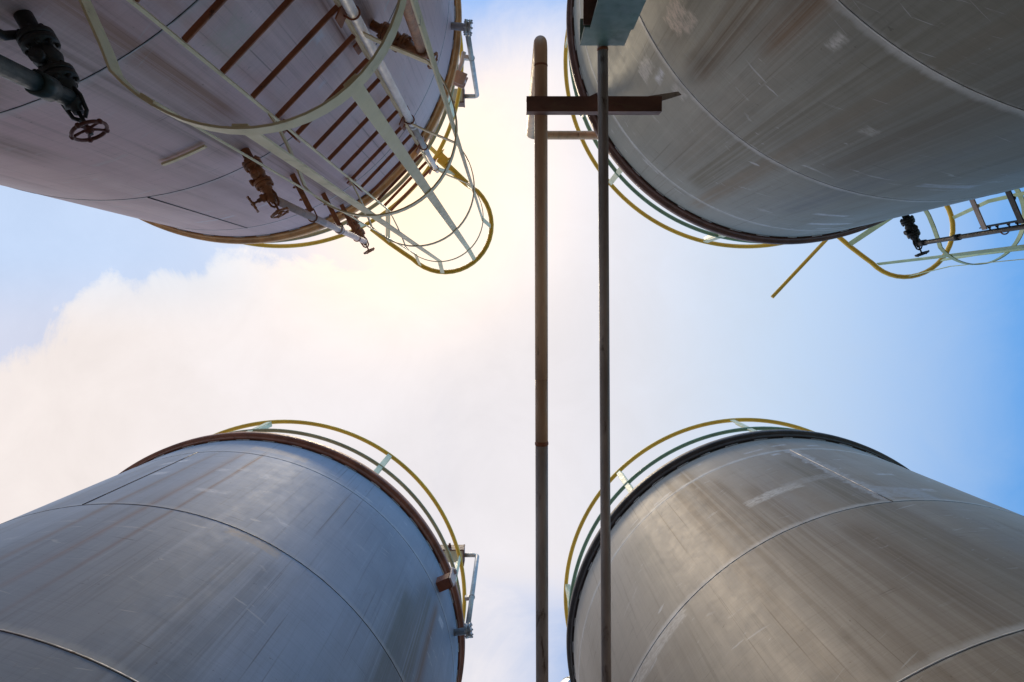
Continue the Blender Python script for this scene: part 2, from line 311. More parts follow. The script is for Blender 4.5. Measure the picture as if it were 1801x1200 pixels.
# ------------------------------------------------------------------ tanks
H = 5.6
CEN = {'TR': (2.4465, -2.5374), 'BR': (2.4719, 3.0462), 'BL': (-2.3788, 3.0641), 'TL': (-2.386, -2.5398)}
FACE = {k: math.degrees(atan2(-c[1], -c[0])) for k, c in CEN.items()}
def ring(c, r, h, n=160): return [W(c[0]+r*cos(2*pi*i/n), c[1]+r*sin(2*pi*i/n), h) for i in range(n)]
PALE = (0.64, 0.60, 0.56); PINK = (0.62, 0.52, 0.46); WHITE = (0.66, 0.66, 0.70)
BRN = (0.17, 0.115, 0.07); RST = (0.24, 0.115, 0.045); OLV = (0.16, 0.13, 0.075); DRK = (0.10, 0.085, 0.07)
SHELLS = {
 'TL': shell_mat('flare_mauve_weathered_steel', (0.58, 0.395, 0.375), (0.76, 0.585, 0.565), FACE['TL'],  # plate colour lightened towards pink mauve, standing in for the flare
    [(58.2, 0.10, 5.6, RST, 0.55), (62.5, 0.07, 3.6, BRN, 0.45), (57.0, 0.05, 3.2, (0.30, 0.13, 0.05), 0.5), (72, 0.12, 2.3, BRN, 0.5), (80, 0.08, 2.9, BRN, 0.4), (36.5, 0.02, 3.5, (0.22, 0.08, 0.05), 0.8), (31.2, 0.05, 3.56, (0.12, 0.06, 0.05), 0.6), (40, 0.1, 3.6, (0.4, 0.25, 0.22), 0.3)],
    [(49, 2.63, 0.10, 0.13, 0.3, PINK, 0.6), (40, 3.1, 0.03, 0.03, 0, WHITE, 0.5), (44, 3.45, 0.03, 0.02, 0.2, WHITE, 0.4), (83, 4.6, 0.16, 0.02, 0.3, WHITE, 0.5), (70, 4.5, 0.08, 0.015, 0.2, WHITE, 0.5), (75, 3.0, 0.09, 0.012, 0.15, PALE, 0.4)],
    (0.36, 0.235, 0.195), mauve=(0.68, 0.46, 0.46), weld_light=0.35),
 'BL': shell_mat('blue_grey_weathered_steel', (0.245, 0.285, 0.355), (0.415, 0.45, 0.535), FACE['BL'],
    [(-25, 0.10, 5.0, OLV, 0.55), (-20.5, 0.05, 5.05, RST, 0.5), (-31, 0.12, 4.6, (0.16, 0.16, 0.13), 0.5), (-84, 0.03, 5.2, (0.3, 0.17, 0.12), 0.6), (-79, 0.015, 5.2, (0.26, 0.14, 0.10), 0.6), (-90, 0.02, 5.1, (0.3, 0.2, 0.15), 0.5), (-60, 0.2, 3.6, (0.2, 0.22, 0.25), 0.4)],
    [(-77, 5.24, 0.24, 0.06, -0.05, PINK, 0.6), (-63, 3.64, 0.17, 0.05, 0, (0.5, 0.43, 0.38), 0.6), (-96, 4.75, 0.09, 0.03, 0.3, WHITE, 0.75), (-93.5, 4.4, 0.05, 0.04, 0.4, WHITE, 0.6), (-82, 4.55, 0.04, 0.03, 0.4, WHITE, 0.5), (-78, 4.1, 0.10, 0.03, 0.5, WHITE, 0.45), (-62, 4.0, 0.05, 0.02, -0.4, WHITE, 0.5), (-73, 4.6, 0.03, 0.06, 0.2, WHITE, 0.4), (-17, 4.9, 0.05, 0.05, 0.8, WHITE, 0.6)],
    (0.27, 0.235, 0.22), weld_light=0.4),
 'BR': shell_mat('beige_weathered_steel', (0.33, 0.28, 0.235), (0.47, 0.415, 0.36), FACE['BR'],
    [(-121.5, 0.07, 5.5, BRN, 0.6), (-117.5, 0.05, 5.0, BRN, 0.55), (-112.5, 0.08, 4.6, BRN, 0.4), (-126, 0.05, 5.5, (0.25, 0.18, 0.12), 0.5), (-100, 0.09, 4.9, OLV, 0.5), (-96.5, 0.04, 5.4, BRN, 0.4), (-107, 0.10, 3.6, BRN, 0.4), (-140, 0.15, 5.0, (0.30, 0.27, 0.23), 0.4)],
    [(-110.5, 4.24, 0.20, 0.055, 0.06, PALE, 0.65), (-148, 3.64, 0.30, 0.07, 0.05, PALE, 0.65), (-95.5, 4.4, 0.05, 0.68, 0, (0.58, 0.56, 0.56), 0.6), (-91, 3.86, 0.16, 0.12, -0.2, (0.50, 0.50, 0.52), 0.6), (-102, 4.3, 0.2, 0.05, 0.05, (0.5, 0.46, 0.43), 0.4), (-88, 5.2, 0.05, 0.02, 0.2, WHITE, 0.6), (-96, 5.25, 0.06, 0.015, 0.1, WHITE, 0.6), (-103, 5.2, 0.08, 0.012, 0.1, WHITE, 0.7), (-100, 5.0, 0.03, 0.02, 0.1, WHITE, 0.7), (-86, 4.3, 0.07, 0.02, 0.2, WHITE, 0.6), (-84, 3.95, 0.05, 0.02, 0.2, WHITE, 0.6)],
    (0.30, 0.235, 0.175), weld_light=0.85),
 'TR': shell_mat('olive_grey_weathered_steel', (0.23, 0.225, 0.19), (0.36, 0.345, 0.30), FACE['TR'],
    [(139, 0.08, 3.6, BRN, 0.75), (133.5, 0.06, 2.95, (0.20, 0.10, 0.04), 0.7), (123.5, 0.16, 4.9, OLV, 0.6), (118.5, 0.07, 5.4, (0.27, 0.17, 0.085), 0.42), (131, 0.10, 4.9, (0.22, 0.18, 0.13), 0.35), (112, 0.18, 3.6, (0.17, 0.13, 0.09), 0.45), (105, 0.12, 4.6, (0.2, 0.2, 0.2), 0.4), (146, 0.08, 3.6, DRK, 0.4)],
    [(147, 3.28, 0.06, 0.12, 0.6, PINK, 0.75), (144.6, 3.22, 0.035, 0.09, 0.5, PINK, 0.6), (128.1, 2.49, 0.018, 0.055, 0, PALE, 0.8), (147, 4.0, 0.05, 0.13, 0.9, PALE, 0.55), (144, 3.88, 0.02, 0.08, 0.6, WHITE, 0.6), (139.2, 3.80, 0.05, 0.05, 0.2, PALE, 0.5), (92, 4.7, 0.14, 0.035, 0.3, WHITE, 0.7), (97, 4.35, 0.1, 0.03, 0.5, WHITE, 0.6), (88, 4.95, 0.1, 0.02, 0.2, WHITE, 0.6), (95, 3.3, 0.12, 0.04, 0.6, (0.5, 0.53, 0.6), 0.45), (115, 2.9, 0.03, 0.04, 0.5, PALE, 0.35)],
    (0.23, 0.185, 0.14), weld_light=0.8),
}
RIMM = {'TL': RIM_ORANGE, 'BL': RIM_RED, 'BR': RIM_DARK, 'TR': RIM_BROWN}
TLAB = {'TL': 'mauve grey steel tank with flare orange rusted rim behind the near caged ladder',
        'BL': 'blue grey steel tank with red brown rim and no ladder',
        'BR': 'beige grey steel tank with brown runs, pale patches and blackish rim',
        'TR': 'dark olive grey steel tank that the rusty brown beam is fixed to'}
VSEAM = {'TL': [(81.9, 5.0675, 3.692)], 'BL': [(-95.5, 5.0675, 3.692)], 'BR': [(-95.5, 5.0675, 3.692), (-140, 2.317, 1.0)], 'TR': [(100, 2.317, 1.0)]}
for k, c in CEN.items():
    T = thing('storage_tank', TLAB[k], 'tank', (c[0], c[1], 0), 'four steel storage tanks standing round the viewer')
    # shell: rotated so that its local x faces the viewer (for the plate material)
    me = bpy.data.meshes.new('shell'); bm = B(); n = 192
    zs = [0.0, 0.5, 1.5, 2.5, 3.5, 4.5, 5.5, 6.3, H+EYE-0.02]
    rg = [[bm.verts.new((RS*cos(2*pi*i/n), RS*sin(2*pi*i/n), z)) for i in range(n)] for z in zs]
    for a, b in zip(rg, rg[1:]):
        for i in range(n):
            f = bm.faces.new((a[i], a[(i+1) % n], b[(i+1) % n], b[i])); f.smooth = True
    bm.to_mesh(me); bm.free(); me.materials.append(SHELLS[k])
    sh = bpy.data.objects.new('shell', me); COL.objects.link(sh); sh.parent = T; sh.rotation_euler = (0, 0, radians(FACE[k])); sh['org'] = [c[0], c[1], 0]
    # rim: curb angle, with a dark gap line and stitch welds under it
    bm = B(); n = 192
    prof = [(RS+0.003, H-0.085), (RS+0.016, H-0.092), (RS+0.020, H-0.055), (RS+0.030, H-0.046), (RO-0.006, H-0.040), (RO, H-0.030), (RO, H+0.022), (RO-0.010, H+0.030), (RS-0.02, H+0.030)]
    rg = [[bm.verts.new(W(c[0]+r*cos(2*pi*i/n), c[1]+r*sin(2*pi*i/n), h)) for i in range(n)] for r, h in prof]
    for a, b in zip(rg, rg[1:]):
        for i in range(n):
            f = bm.faces.new((a[i], a[(i+1) % n], b[(i+1) % n], b[i])); f.smooth = True
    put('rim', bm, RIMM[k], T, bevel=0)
    bm = B(); tube(bm, ring(c, RS+0.0005, H-0.0945, 180), 0.0036, 6, closed=True); put('gap_line', bm, WELDD, T)
    bm = B()
    for i in range(48):                                          # stitch welds below the rim
        a0 = 2*pi*i/48+random.uniform(-0.012, 0.012); w = random.uniform(0.018, 0.034)
        pts = [W(c[0]+(RS+0.002)*cos(a0+w*t), c[1]+(RS+0.002)*sin(a0+w*t), H-0.0955) for t in (-1, -0.5, 0, 0.5, 1)]
        tube(bm, pts, 0.0062, 6)
    o = put('stitch_weld', bm, WELD, T); o['kind'] = 'stuff'
    bm = B(); lathe(bm, W(c[0], c[1], H+0.031), Z, [(0, RS-0.03), (0.001, RS-0.031), (0.16, 0.9), (0.22, 0.3), (0.25, 0.05)], 96)
    put('roof', bm, ROOF, T)
    for j, zsm in enumerate(SEAMS):
        pale_ = k in ('TR', 'BR')
        rb = 0.0042 if j == 0 else 0.0056
        bm = B(); tube(bm, ring(c, RS-rb*0.72, zsm, 180), rb, 8, closed=True)
        w = put('weld_seam', bm, WELDP if pale_ else WELD, T)
        if j == 0 and pale_: continue
        ru = 0.0017 if pale_ else (0.0020 if j == 0 else 0.0028)
        bm = B(); tube(bm, ring(c, RS-ru*0.3, zsm-rb-0.0006, 180), ru, 6, closed=True)
        put('undercut_line', bm, WELDD, w)
    for az, za, zb in VSEAM[k]:
        a = radians(az); bm = B()
        tube(bm, [W(c[0]+RS*cos(a), c[1]+RS*sin(a), za+(zb-za)*t/6) for t in range(7)], 0.005, 6)
        put('weld_seam', bm, WELDD if k in ('BL', 'TL') else WELD, T)

# ------------------------------------------------------------------ guard rails
RR, HR = 1.8854, 6.529
def post_az(c, px, py):
    p = at(px, py, HR); return math.degrees(atan2(p.y-c[1], p.x-c[0]))
POSTS = {'TR': [post_az(CEN['TR'], *p) for p in ((1240, 425), (1073, 323), (995, 82))],
         'BR': [post_az(CEN['BR'], *p) for p in ((1287, 739), (1086, 829), (994, 1030))],
         'BL': [post_az(CEN['BL'], *p) for p in ((475, 744), (684, 803), (808, 980))],
         'TL': [post_az(CEN['TL'], *p) for p in ((640, 398), (800, 205))]}
GLAB = {'TL': 'yellow topped guard rail on the tank behind the near ladder', 'BL': 'yellow topped guard rail with tan lower rail on the blue grey tank',
        'BR': 'yellow topped guard rail with green lower rail on the beige tank', 'TR': 'yellow topped guard rail on the dark olive tank beside the brown beam'}
for k, c in CEN.items():
    T = thing('guard_rail', GLAB[k], 'guard rail', (c[0], c[1], H+EYE+0.03), 'guard rails round the tank tops')
    bm = B(); tube(bm, ring(c, RR, HR), 0.0215, 12, closed=True); put('top_rail', bm, YELLOW, T)
    bm = B(); tube(bm, ring(c, RR, 6.055), 0.019, 12, closed=True); put('mid_rail', bm, MIDG if k in ('TR', 'BR') else MIDO, T)
    azs = list(POSTS[k]); 
    lo, hi = min(azs), max(azs); 
    gap = 360-(hi-lo); m_ = max(2, round(gap/48))
    if hi-lo > 180: azs_extra = []
    else: azs_extra = [hi+gap*i/m_ for i in range(1, m_)]
    for az in azs+azs_extra:
        a = radians(az); d = Vector((cos(a), sin(a), 0)); bm = B()
        q = Vector((c[0], c[1], 0))+d*(RR+0.004)
        bar(bm, [q+Z*(H+EYE+0.03), q+Z*(HR+EYE+0.012)], 0.050, 0.012, d)
        # turned leg of the angle post
        bar(bm, [q-d*0.026+Z*(H+EYE+0.03)+Vector((-sin(a), cos(a), 0))*0.028, q-d*0.026+Z*(HR+EYE-0.03)+Vector((-sin(a), cos(a), 0))*0.028], 0.006, 0.040, d)
        put('post', bm, POSTP, T, bevel=0.002)

# ------------------------------------------------------------------ caged ladders
def ladder(c, az, name_label, hoops, rung_hs, straps, paints, bottom, group, rail_pairs=True, rail_w=0.012, clips=()):
    a = radians(az); n = Vector((cos(a), sin(a), 0)); t = Vector((-sin(a), cos(a), 0))
    mid = Vector((c[0], c[1], 0))+n*2.0
    def P(tt, nn, h): return mid+t*tt+n*nn+Z*(h+EYE)
    T = thing('caged_ladder', name_label, 'ladder', P(0, 0, -EYE), group)
    for sgn in (1, -1):
        bm = B()
        bar(bm, [P(sgn*.283, 0, bottom), P(sgn*.283, 0, 5.95)] + [P(sgn*(.283+(.245 if sgn > 0 else .155)*f), .08*f, 5.95+(HR-5.97)*f) for f in (.33, .66, 1)], rail_w, 0.052, n)
        put('side_rail', bm, paints[0], T, bevel=0.001)
    for h in rung_hs:
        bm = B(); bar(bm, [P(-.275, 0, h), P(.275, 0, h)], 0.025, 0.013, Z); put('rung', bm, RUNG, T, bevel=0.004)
    def hoop_pts(r=.415, cn=.40):
        pts = [(.286, .02), (.30, .09), (.335, .19), (.385, .31)]
        arc = [(r*cos(radians(x)), cn+r*sin(radians(x))) for x in range(-4, 185, 6)]
        return pts+arc+[(-x, y) for x, y in pts[::-1]]
    for h in hoops:
        bm = B(); bar(bm, [P(x, y, h) for x, y in hoop_pts()], 0.007, 0.052, Z); put('cage_hoop', bm, paints[1], T, bevel=0.001)
    r, cn = .485, .385
    pts = [P(.56, -.13, HR), P(.535, .10, HR), P(.505, .28, HR)] + [P(r*cos(radians(x)), cn+r*sin(radians(x)), HR) for x in range(0, 181, 9)] + [P(-.455, .25, HR), P(-.44, .05, HR), P(-.43, -.13, HR)]
    bm = B(); tube(bm, pts, 0.0235, 12); put('top_hoop', bm, YELLOW, T)
    for (x, y, x2, y2, lo, w) in straps:
        inn = Vector((x, y-.40, 0)); L = inn.length; d = (t*inn.x+n*inn.y)/L
        rr = .415-.0075; x1, y1 = inn.x/L*rr, .40+inn.y/L*rr
        if y1 < .40: x1, y1 = x, y
        bm = B(); bar(bm, [P(x1, y1, lo), P(x1, y1, 5.9), P(x1+(x2-x1)*.5, y1+(y2-y1)*.5, 6.2), P(x2, y2, HR-.028)], w, 0.007, d)
        put('cage_strap', bm, paints[1], T, bevel=0.001)
    for h, sg in clips:
        bm = B()
        bar(bm, [P(sg*.30, -.105, h), P(sg*.30, .02, h)], 0.010, 0.06, Z)
        box(bm, P(sg*.30, -.090, h), t, n, Z, 0.07, 0.012, 0.10)
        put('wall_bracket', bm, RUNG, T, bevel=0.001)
    return P
RUNGS = [.2918*(7.7232+i) for i in range(-6, 14)]
PL = ladder(CEN['TL'], 44.4, 'cream caged ladder with red brown rungs on the mauve grey tank', [1.59, 3.02, 4.45, 5.89], RUNGS,
       [(.40, .48, .475, .49, 1.565, .038), (.30, .70, .37, .715, 1.565, .040), (.02, .82, .04, .855, 1.565, .042), (-.27, .70, -.32, .735, 1.565, .042), (-.40, .45, -.45, .27, 5.85, .035)],
       (CREAM, CREAM), -1.2, 'caged ladders on the upper tanks', clips=[(0.6, 1), (0.6, -1), (3.45, 1), (3.45, -1), (4.9, 1), (4.9, -1)])
PR = ladder(CEN['TR'], 46.0, 'sage green caged ladder peeping out from behind the dark olive tank', [1.2, 2.65, 4.1, 5.55], [h for h in RUNGS],
       [(.40, .48, .462, .43, 0.3, .036), (.28, .72, .31, .75, 0.3, .018), (.0, .82, -.04, .858, 0.3, .036), (-.38, .50, -.42, .62, 0.3, .036)],
       (SAGE, SAGE), -EYE, 'caged ladders on the upper tanks', clips=[(4.2, 1), (4.2, -1), (2.5, 1), (2.5, -1)])

# yellow bar by the second ladder
bm = B(); tube(bm, [at(1470, 404, HR), at(1358, 523, HR)], 0.019, 12)
tag(put('gate_bar', bm, YELLOW, org=at(1445, 430, HR)), 'single yellow bar swung out into the sky from the dark olive tank rail', 'bar')

# ------------------------------------------------------------------ valves
def wheel(bm, c, ax, r, rot=0.3):
    ax = Vector(ax).normalized(); u, v = frame(ax)
    N = 30; pts = [c+(u*cos(2*pi*i/N)+v*sin(2*pi*i/N))*r for i in range(N)]
    tube(bm, pts, r*.115, 8, closed=True)
    for i in range(5):
        a = rot+2*pi*i/5; d = u*cos(a)+v*sin(a)
        tube(bm, [c-ax*r*.12, c+d*r*.5-ax*r*.08, c+d*r], [r*.11, r*.085, r*.10], 6)
        lathe(bm, c+d*r*.90, d, [(0, r*.10), (r*.08, r*.17), (r*.17, r*.19), (r*.25, r*.12), (r*.27, r*.02)], 8)
    lathe(bm, c-ax*r*.3, ax, [(0, r*.16), (r*.1, r*.26), (r*.36, r*.26), (r*.44, r*.14), (r*.5, r*.13)], 10)
def bolts(bm, c, ax, r, n, s, half):
    ax = Vector(ax).normalized(); u, v = frame(ax)
    for i in range(n):
        a = 2*pi*(i+.5)/n; p = c+(u*cos(a)+v*sin(a))*r
        lathe(bm, p-ax*half, ax, [(0, s*.6), (s*.6, s), (s*1.6, s), (s*1.6, s*.55), (2*half-s*1.6, s*.55), (2*half-s*1.6, s), (2*half-s*.6, s), (2*half, s*.6)], 6, flat=True)
def valve(c, az, h, label, mat, wm, scale=1.0, pipe=None, side=False, slope=0.0, group='handwheel sampling valves on the upper tanks', pipe_mat=None, wr=.049):
    a = radians(az); d = Vector((cos(a), sin(a), slope)).normalized(); tv = Vector((-sin(a), cos(a), 0)); o = Vector((c[0], c[1], h+EYE))+Vector((cos(a), sin(a), 0))*RS
    k = scale
    T = thing('sampling_valve', label, 'valve', o, group)
    bm = B()
    lathe(bm, o-d*.02, d, [(0, .026), (.09, .026), (.09, .052), (.108, .052)], 20)
    lathe(bm, o+d*.091, d, [(0, .052), (.018, .052), (.018, .030), (.03, .032), (.055, .042), (.075, .036), (.085, .028), (.10, .030), (.10, .050), (.116, .050)], 20)
    bolts(bm, o+d*.091, d, .042, 8, .0075, .032); 
    put('valve_body', bm, mat, T)
    bm = B()
    lathe(bm, o+d*.210, d, [(0, .050), (.016, .050), (.016, .034), (.034, .034), (.05, .024), (.075, .022), (.085, .028), (.10, .028), (.105, .016), (.12, .015)], 18)
    bolts(bm, o+d*.209, d, .041, 8, .007, .028)
    for s in (-1, 1):
        tube(bm, [o+d*.255+tv*s*.022, o+d*.285+tv*s*.030, o+d*.335+tv*s*.024, o+d*.352+tv*s*.008], .0065, 6)
    # eye lugs and drain plug on the body
    lathe(bm, o+d*.160-Z*.01, Vector((0, 0, -1)), [(0, .018), (.035, .016), (.037, .022), (.05, .022), (.05, .012), (.062, .011)], 10)
    lathe(bm, o+d*.175, tv, [(0, .016), (.045, .015), (.047, .02), (.06, .02)], 10)
    put('bonnet', bm, mat, T)
    bm = B(); tube(bm, [o+d*.32, o+d*.405], .0065, 8); put('stem', bm, mat, T)
    bm = B(); wheel(bm, o+d*.392, d, wr); put('handwheel', bm, wm, T)
    if side:
        bm = B(); sd = (tv*.92-Z*.25+d*.1).normalized(); b0 = o+d*.275
        lathe(bm, b0, sd, [(0, .018), (.03, .018), (.035, .024), (.05, .024), (.055, .012), (.075, .011), (.075, .006), (.115, .006)], 12)
        put('side_branch', bm, mat, T)
        bm = B(); wheel(bm, b0+sd*.105, sd, wr*.92, .7); put('handwheel', bm, wm, T)
    return T, o, d, tv

V1 = valve(CEN['TL'], 60.8, 1.92, 'large black handwheel valve in the dark corner of the mauve tank, lowest of its line', IRON, WHEEL, slope=-.02)
V2 = valve(CEN['TL'], 61.0, 3.49, 'flare reddened rusty valve with two handwheels below the cage on the mauve tank', FLAREI, FLAREI, side=True, slope=.0)
V3 = valve(CEN['TL'], 61.2, 5.70, 'flare orange rusty valve over the tank rim with handwheel against the white sky', FLAREI, FLAREI)
V4 = valve(CEN['TL'], 31.2, 3.50, 'rust brown valve seen through the cage to the right of the ladder', FLAREI, FLAREI, slope=-.06, wr=.043)
V5 = valve(CEN['TR'], 64.6, 5.24, 'dark valve sticking out from the dark olive tank against blue sky', IRON, IRON)

def riser(T0, x, hz, label, mat, r=.021, collars=(), extra=None, name='riser_pipe', from_valve=None):
    """vertical line tied to a valve; hz = (start, end) heights"""
    V, o, d, tv = T0
    p = o+d*x
    T = thing(name, label, 'pipe', Vector((p.x, p.y, min(hz)+EYE)), 'vertical sampling pipes on the upper tanks')
    bm = B(); tube(bm, [Vector((p.x, p.y, z+EYE)) for z in hz], r, 14); put('pipe', bm, mat, T)
    for z in collars:
        bm = B(); lathe(bm, Vector((p.x, p.y, z+EYE-.03)), Z, [(0, r), (.0, r*1.35), (.06, r*1.35), (.06, r)], 14); put('coupling', bm, mat, T)
    return Vector((p.x, p.y, 0)), T
riser(V1, .285, (-EYE, 1.90), 'dark green pipe running down from the large black valve', DARKG, .026, (1.80,))
p2, _ = riser(V2, .300, (3.53, 5.68), 'pinkish pipe rising from the two wheel valve to the rim valve', PINKP, .024, (4.85,))
riser(V4, .330, (-EYE, 3.48), 'red brown pipe running down from the valve right of the ladder', FLAREI, .026, (3.43, 2.6))
p5, _ = riser(V5, .300, (-EYE, 5.24), 'dark steel pipe under the valve on the dark olive tank', IRON, .0185, (4.78, 5.17))
# thin tubing beside the big black valve
bm = B(); q = V1[1]+V1[2]*.06; tube(bm, [q, q+V1[3]*.06-Z*.05, q+V1[3]*.075-Z*1.2], .012, 8)
tag(put('drain_tube', bm, IRON, org=q), 'thin black tube beside the large black valve', 'tube')

def support(c, az, h, target, label, mat, drop=0.0):
    a = radians(az); d = Vector((cos(a), sin(a), 0)); o = Vector((c[0], c[1], h+EYE))+d*(RS-.005)
    tgt = Vector((target.x, target.y, h+EYE)); d = (tgt-o); L = d.length; d.normalize(); tv = d.cross(Z)
    T = thing('pipe_support', label, 'bracket', o, 'pipe support brackets')
    bm = B(); bar(bm, [o, o+d*(L-.03)], .008, .045, Z); bar(bm, [o+tv*.0145-Z*.026, o+tv*.0145+d*(L-.03)-Z*.026], .036, .007, Z)
    for s in (.25, .55, .8): lathe(bm, o+d*L*s-tv*.012, -tv, [(0, .009), (.009, .009), (.009, .005), (.016, .005)], 6, flat=True)
    put('arm', bm, mat, T, bevel=.001)
    bm = B(); N = 10
    tube(bm, [tgt-d*.05+tv*.030]+[tgt+(tv*cos(pi*i/N)+d*sin(pi*i/N))*.030 for i in range(N+1)]+[tgt-d*.05-tv*.030], .0045, 6)
    put('u_bolt', bm, mat, T)
    return T
support(CEN['TL'], 60.6, 4.20, p2, 'rusty bracket arm at the middle of the pinkish pipe', FLAREI)
support(CEN['TL'], 60.6, 4.88, p2, 'rusty bracket arm of the pinkish pipe just under the rim', FLAREI)
support(CEN['TL'], 60.6, 5.40, p2, 'rusty bracket arm of the pinkish pipe where it crosses the rim', FLAREI)
# square bracket frame carrying the dark pipe of the second ladder
T = thing('pipe_support', 'dark steel U shaped bracket frame carrying the pipe beside the green ladder', 'bracket', at(1740, 340, 4.3), 'pipe support brackets')
pr = Vector((p5.x, p5.y, 4.32+EYE))
aa = radians(64.6); dd = Vector((cos(aa), sin(aa), 0)); tv = Vector((-sin(aa), cos(aa), 0))
for s in (-1, 1):
    bm = B(); q = pr+Z*(.16*s)
    bar(bm, [q-dd*.34, q-dd*.03], .034, .007, tv); bar(bm, [q-dd*.34+tv*.021-Z*.022, q-dd*.03+tv*.021-Z*.022], .008, .044, Z)
    lathe(bm, q-dd*.20-tv*.004, -tv, [(0, .016), (.012, .016), (.012, .008), (.02, .008)], 8)
    put('arm', bm, IRON if s < 0 else PIPE2, T, bevel=.001)
bm = B(); bar(bm, [pr-dd*.045-Z*.19, pr-dd*.045+Z*.19], .034, .007, dd)
for s in (-.12, -.05, .05, .12): lathe(bm, pr-dd*.041+Z*s, dd, [(0, .011), (.012, .011), (.012, .006), (.03, .006)], 6)
put('cross_plate', bm, IRON, T, bevel=.001)
bm = B(); N = 10; tube(bm, [pr+(tv*cos(pi*i/N)+dd*sin(pi*i/N))*.031 for i in range(N+1)], .005, 6); put('u_bolt', bm, FLAREI, T)

# grey pipe clipped to the ladder
gp = Vector((-.7225, -1.327, 0))
T = thing('conduit_pipe', 'light grey pipe clipped along the right rail of the near ladder', 'pipe', gp, 'vertical sampling pipes on the upper tanks')
gx = PL(-.283, 0, 0); gdir = Vector((gp.x-gx.x, gp.y-gx.y, 0)).normalized()
gp = Vector((gx.x, gx.y, 0))+gdir*.062
T.location = gp; T['org'] = list(gp)
bm = B(); tube(bm, [gp, gp+Z*(4.55+EYE)], .0255, 18); put('pipe', bm, GREYP, T)
bm = B(); tube(bm, [gp+Z*(4.55+EYE), gp+Z*(6.05+EYE)], .0205, 16); lathe(bm, gp+Z*(4.53+EYE), Z, [(0, .029), (.05, .029), (.06, .022)], 18); put('reducer_pipe', bm, GREYP, T)
gt = gdir.cross(Z)
for h in (.9, 2.85, 4.42, 5.15, 5.92):
    r = .0275 if h < 4.5 else .0225
    q = gp+Z*(h+EYE); bm = B(); N = 12
    tube(bm, [q-gdir*.03+gt*r]+[q+(gt*cos(pi*i/N)+gdir*sin(pi*i/N))*(r+.004) for i in range(N+1)]+[q-gdir*.03-gt*r], .005, 6)
    box(bm, q-gdir*(r+.012), gdir, gt, Z, .008, .14, .09)
    lathe(bm, q+gt*(r+.004)-gdir*.03, -gdir, [(0, .011), (.012, .011), (.012, .006), (.022, .006)], 6)
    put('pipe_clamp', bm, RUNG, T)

# pale flat clip left on the plate
A1, A2 = radians(70.7), radians(63.6); c = CEN['TL']
bm = B()
bar(bm, [W(c[0]+(RS+.016)*cos(A1+(A2-A1)*f), c[1]+(RS+.016)*sin(A1+(A2-A1)*f), 3.19) for f in (0, .25, .5, .75, 1)], .012, .026, Z)
tag(put('flat_bar', bm, CREAM, org=W(c[0]+RS*cos(A1), c[1]+RS*sin(A1), 3.19), bevel=.001), 'short pale flat bar welded on the mauve plate below the cage', 'bar')

# ------------------------------------------------------------------ overhead pipes, beam and column
h1 = 3.72
T = thing('overhead_pipe', 'rust stained pipe crossing overhead that turns up and into the dark olive tank', 'pipe', at(949, 600, h1))
x1 = at(948.5, 90, h1); ya = at(951, 1200, h1)
dirp = (ya-x1).normalized()
hi = 5.78
topc = at(932, 238, hi); elbow = Vector((topc.x, topc.y, h1+EYE))
pts = arc_fillet([elbow+dirp*2.0, elbow, topc, Vector((1.12, topc.y-.0, hi+EYE)), Vector((1.12, topc.y, hi+EYE-.25))], [.10, .075, .07], 8)
bm = B(); tube(bm, pts, .0385, 20); put('elbow_pipe', bm, PIPE1, T)
j1 = at(950, 780, h1); j1 = elbow+dirp*(j1-elbow).length
bm = B(); tube(bm, [elbow+dirp*2.0, j1-dirp*.01], .0383, 20); put('pipe', bm, PIPE1, T)
bm = B(); tube(bm, [j1+dirp*.01, elbow+dirp*9.0], .0383, 20); put('pipe', bm, PIPE2, T)
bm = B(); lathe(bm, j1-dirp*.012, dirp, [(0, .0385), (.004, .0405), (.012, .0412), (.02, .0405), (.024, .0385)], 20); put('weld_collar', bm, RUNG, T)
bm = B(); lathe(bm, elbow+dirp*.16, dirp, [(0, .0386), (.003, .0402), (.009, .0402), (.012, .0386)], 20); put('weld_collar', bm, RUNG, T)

# second, thinner pipe resting on the green column
h2 = 3.49
T = thing('overhead_pipe', 'thin dull brown pipe crossing overhead from the green column', 'pipe', at(1062, 600, h2))
e1 = at(1059.8, 60, h2); e2 = at(1066.5, 1200, h2); dp = (e2-e1).normalized(); Lp = (e2-e1).length
bm = B(); tube(bm, [e1-dp*.15, e2+dp*5.0], .0288, 18); put('pipe', bm, PIPE2, T)
bm = B(); lathe(bm, e1+dp*.075, dp, [(0, .0292), (.004, .031), (.012, .031), (.016, .0292)], 18); put('weld_collar', bm, RUNG, T)

# brown channel beam with gusset to the tank
hb = 3.60
ba, bb = at(926, 183, hb), at(1164, 183, hb)
T = thing('support_beam', 'rusty brown channel beam holding the overhead pipe off the dark olive tank', 'beam', bb)
yw = .085
bm = B()
a0, b0 = Vector((ba.x, ba.y, hb+EYE)), Vector((bb.x, ba.y, hb+EYE))
bar(bm, [a0, b0], yw, .008, Z)
for s in (-1, 1): bar(bm, [a0+Vector((0, s*(yw/2-.005), .036)), b0+Vector((0, s*(yw/2-.005), .036))], .008, .062, Z)
put('channel', bm, BEAMB, T, bevel=.001)
bm = B(); zz = hb+.075
prism(bm, [at(1140, 169, zz), at(1193, 161, zz), at(1199, 167, zz), at(1163, 178, zz)], Z*.004)
put('gusset', bm, GUSS, T)

